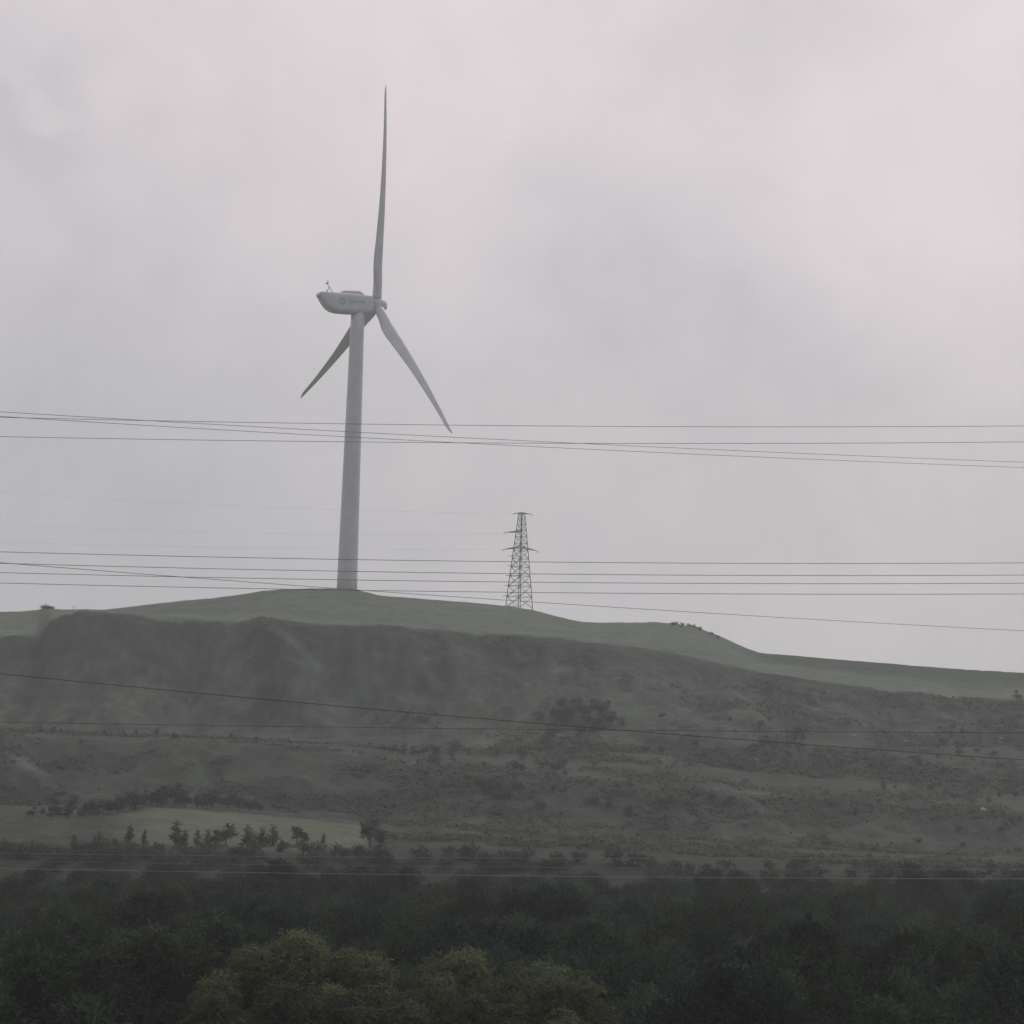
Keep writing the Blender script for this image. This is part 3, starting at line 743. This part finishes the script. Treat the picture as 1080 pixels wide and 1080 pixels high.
rock(1037, 855, 7, 'broad grey boulder on the lower slope near the right edge')
rock(530, 866, 4.0, 'pale rock beside the lower bare track at the middle of the hill')

# --- dark spoil mound right of the tree block
p0 = hit(735, 790, 400)
mbv = []
nu, nvv = 60, 24
gxx, gyy = np.meshgrid(np.linspace(-1, 1, nu), np.linspace(-1, 1, nvv))
rr = np.hypot(gxx, gyy); hgt = np.clip(1 - rr ** 2, 0, 1) ** .8 * (1 + .35 * fbm(gxx * 4, gyy * 3, 123, 4)) - .12
V = np.stack([p0[0] + gxx * 14.5, p0[1] + 10 + gyy * 13, np.zeros_like(gxx)], -1)
for a in range(nvv):
    for b_ in range(nu):
        V[a, b_, 2] = ground(V[a, b_, 0], V[a, b_, 1]) + hgt[a, b_] * 4.3 + .5 * vnoise(np.array([V[a, b_, 0] * .9]), np.array([V[a, b_, 1] * .6]), 9)[0] * (hgt[a, b_] > 0)
ids = np.arange(nu * nvv).reshape(nvv, nu)
fc = np.stack([ids[:-1, :-1].ravel(), ids[:-1, 1:].ravel(), ids[1:, 1:].ravel(), ids[1:, :-1].ravel()], -1)
mo = mesh_np('spoil_mound', V.reshape(-1, 3), fc, M_MUD, None, True); tag(mo, kind='structure')

# ------------------------------------------------------------------ haze
mh, nt, N, L, out = new_mat('haze_air')
pv = N.new('ShaderNodeVolumePrincipled'); pv.inputs['Color'].default_value = (.92, .97, 1.0, 1); pv.inputs['Density'].default_value = .00034
pv.inputs['Anisotropy'].default_value = .2
L.new(pv.outputs[0], out.inputs['Volume'])
zmin = float(ZG.min()) - 1
mb = MB(); xm = 2600; mb.box((0, 800, (zmin + 222) / 2), (xm, 0, 0), (0, 1060, 0), (0, 0, (222 - zmin) / 2))
hz_ = mb.build('haze', mh); tag(hz_, kind='stuff')

# ------------------------------------------------------------------ sky and sun
w = bpy.data.worlds.new('World'); scene.world = w; w.use_nodes = True
nt = w.node_tree; N = nt.nodes; L = nt.links; N.clear()
SUN_AZ, SUN_EL = R(35), R(48)
sky = N.new('ShaderNodeTexSky'); sky.sky_type = 'NISHITA'; sky.sun_disc = False; sky.sun_elevation = SUN_EL; sky.sun_rotation = SUN_AZ
sky.dust_density = 3
tc = N.new('ShaderNodeTexCoord')
def math_(op, a, b_=None, cl=False):
    n = N.new('ShaderNodeMath'); n.operation = op; n.use_clamp = cl
    for i, q in enumerate((a, b_)):
        if q is None: continue
        if hasattr(q, 'is_linked') or hasattr(q, 'links'): L.new(q, n.inputs[i])
        else: n.inputs[i].default_value = q
    return n.outputs[0]
# warped direction so that the cloud patches have ragged edges
nw = N.new('ShaderNodeTexNoise'); nw.inputs['Scale'].default_value = 9; nw.inputs['Detail'].default_value = 6; nw.inputs['Roughness'].default_value = .55
L.new(tc.outputs['Generated'], nw.inputs['Vector'])
sub = N.new('ShaderNodeVectorMath'); sub.operation = 'SUBTRACT'; sub.inputs[1].default_value = (.5, .5, .5); L.new(nw.outputs['Color'], sub.inputs[0])
scl = N.new('ShaderNodeVectorMath'); scl.operation = 'SCALE'; scl.inputs['Scale'].default_value = .16; L.new(sub.outputs[0], scl.inputs[0])
wd = N.new('ShaderNodeVectorMath'); wd.operation = 'ADD'; L.new(tc.outputs['Generated'], wd.inputs[0]); L.new(scl.outputs[0], wd.inputs[1])
CLOUDS = [  # photo position, radius in px, brightness change
    (10, 95, 120, -.10), (6, 45, 26, .06), (28, 68, 26, .065), (50, 92, 26, .06), (150, 60, 90, .03), (790, 20, 120, -.05), (620, 270, 140, -.045), (690, 330, 90, -.03), (820, 420, 130, -.045),
    (150, 520, 300, -.11), (60, 430, 200, -.03), (450, 60, 230, .045), (1000, 160, 240, .06), (760, 130, 150, .03), (930, 520, 110, -.035),
    (950, 610, 110, .03), (1010, 330, 120, .03), (330, 300, 160, .02), (480, 420, 140, -.02), (850, 270, 70, .03), (540, 130, 100, .02)]
acc = None
for px, py, rad, amt in CLOUDS:
    v = at(px, py, 1); v = v / np.linalg.norm(v)
    ds = N.new('ShaderNodeVectorMath'); ds.operation = 'DISTANCE'; L.new(wd.outputs[0], ds.inputs[0]); ds.inputs[1].default_value = tuple(v)
    mr = N.new('ShaderNodeMapRange'); mr.interpolation_type = 'SMOOTHSTEP'
    mr.inputs['From Min'].default_value = 0; mr.inputs['From Max'].default_value = rad * 1.5 / F_PX
    mr.inputs['To Min'].default_value = amt * 1.25; mr.inputs['To Max'].default_value = 0
    L.new(ds.outputs['Value'], mr.inputs['Value'])
    acc = mr.outputs[0] if acc is None else math_('ADD', acc, mr.outputs[0])
n1 = N.new('ShaderNodeTexNoise'); n1.inputs['Scale'].default_value = 11; n1.inputs['Detail'].default_value = 7; n1.inputs['Roughness'].default_value = .5; n1.inputs['Distortion'].default_value = .4
L.new(tc.outputs['Generated'], n1.inputs['Vector'])
nn = math_('MULTIPLY', math_('SUBTRACT', n1.outputs['Fac'], .5), .22)
# overcast sky is brighter overhead than at the horizon
sx = N.new('ShaderNodeSeparateXYZ'); L.new(tc.outputs['Generated'], sx.inputs[0])
mz = N.new('ShaderNodeMapRange'); mz.inputs['From Min'].default_value = .08; mz.inputs['From Max'].default_value = .40; mz.inputs['To Min'].default_value = .92; mz.inputs['To Max'].default_value = 1.12
L.new(sx.outputs['Z'], mz.inputs['Value'])
n3_ = N.new('ShaderNodeTexNoise'); n3_.inputs['Scale'].default_value = 34; n3_.inputs['Detail'].default_value = 6; n3_.inputs['Roughness'].default_value = .6; n3_.inputs['Distortion'].default_value = .6
L.new(tc.outputs['Generated'], n3_.inputs['Vector'])
nn = math_('ADD', nn, math_('MULTIPLY', math_('SUBTRACT', n3_.outputs['Fac'], .5), .09))
br = math_('ADD', math_('ADD', acc, nn), mz.outputs[0])
# the cloud is thinner, and brighter, on the sun's side of the sky
dt = N.new('ShaderNodeVectorMath'); dt.operation = 'DOT_PRODUCT'; dt.inputs[1].default_value = (sin(R(12)), cos(R(12)), .25); L.new(tc.outputs['Generated'], dt.inputs[0])
md = N.new('ShaderNodeMapRange'); md.interpolation_type = 'SMOOTHSTEP'; md.inputs['From Min'].default_value = -.9; md.inputs['From Max'].default_value = .92; md.inputs['To Min'].default_value = .5; md.inputs['To Max'].default_value = 1.04
L.new(dt.outputs['Value'], md.inputs['Value'])
# brighter cloud is faintly pink, thicker cloud faintly blue
cm = N.new('ShaderNodeMix'); cm.data_type = 'RGBA'
cm.inputs['A'].default_value = (6.06, 5.93, 6.16, 1); cm.inputs['B'].default_value = (7.0, 6.22, 6.33, 1)
n2_ = N.new('ShaderNodeTexNoise'); n2_.inputs['Scale'].default_value = 5; n2_.inputs['Detail'].default_value = 4; L.new(tc.outputs['Generated'], n2_.inputs['Vector'])
fac = math_('ADD', math_('MULTIPLY', math_('SUBTRACT', br, .95), 3.2), math_('MULTIPLY', n2_.outputs['Fac'], .7), True)
L.new(fac, cm.inputs['Factor'])
cs_ = N.new('ShaderNodeVectorMath'); cs_.operation = 'SCALE'; L.new(cm.outputs['Result'], cs_.inputs[0]); L.new(math_('MULTIPLY', br, md.outputs[0]), cs_.inputs['Scale'])
mx = N.new('ShaderNodeMix'); mx.data_type = 'RGBA'; mx.inputs['Factor'].default_value = .93
L.new(sky.outputs[0], mx.inputs['A']); L.new(cs_.outputs[0], mx.inputs['B'])
bg = N.new('ShaderNodeBackground'); bg.inputs['Strength'].default_value = .1; L.new(mx.outputs['Result'], bg.inputs['Color'])
wo = N.new('ShaderNodeOutputWorld'); L.new(bg.outputs[0], wo.inputs['Surface'])
sl = bpy.data.lights.new('sun', 'SUN'); sl.energy = 1.0; sl.angle = R(14); sl.color = (1, .96, .9)
so = bpy.data.objects.new('sun', sl); C.objects.link(so)
dirv = Vector((sin(SUN_AZ) * cos(SUN_EL), cos(SUN_AZ) * cos(SUN_EL), sin(SUN_EL)))
so.rotation_euler = dirv.to_track_quat('Z', 'Y').to_euler(); so.location = dirv * 400 + Vector((0, 300, 0))

# ------------------------------------------------------------------ render
vs = scene.view_settings
scene.display_settings.display_device = 'sRGB'
vs.view_transform = 'Standard'; vs.look = 'None'; vs.exposure = 0; vs.gamma = 1; vs.use_curve_mapping = False
cy = scene.cycles
cy.max_bounces = 6; cy.diffuse_bounces = 3; cy.volume_bounces = 1; cy.transparent_max_bounces = 4; cy.glossy_bounces = 2; cy.transmission_bounces = 2
cy.use_denoising = True
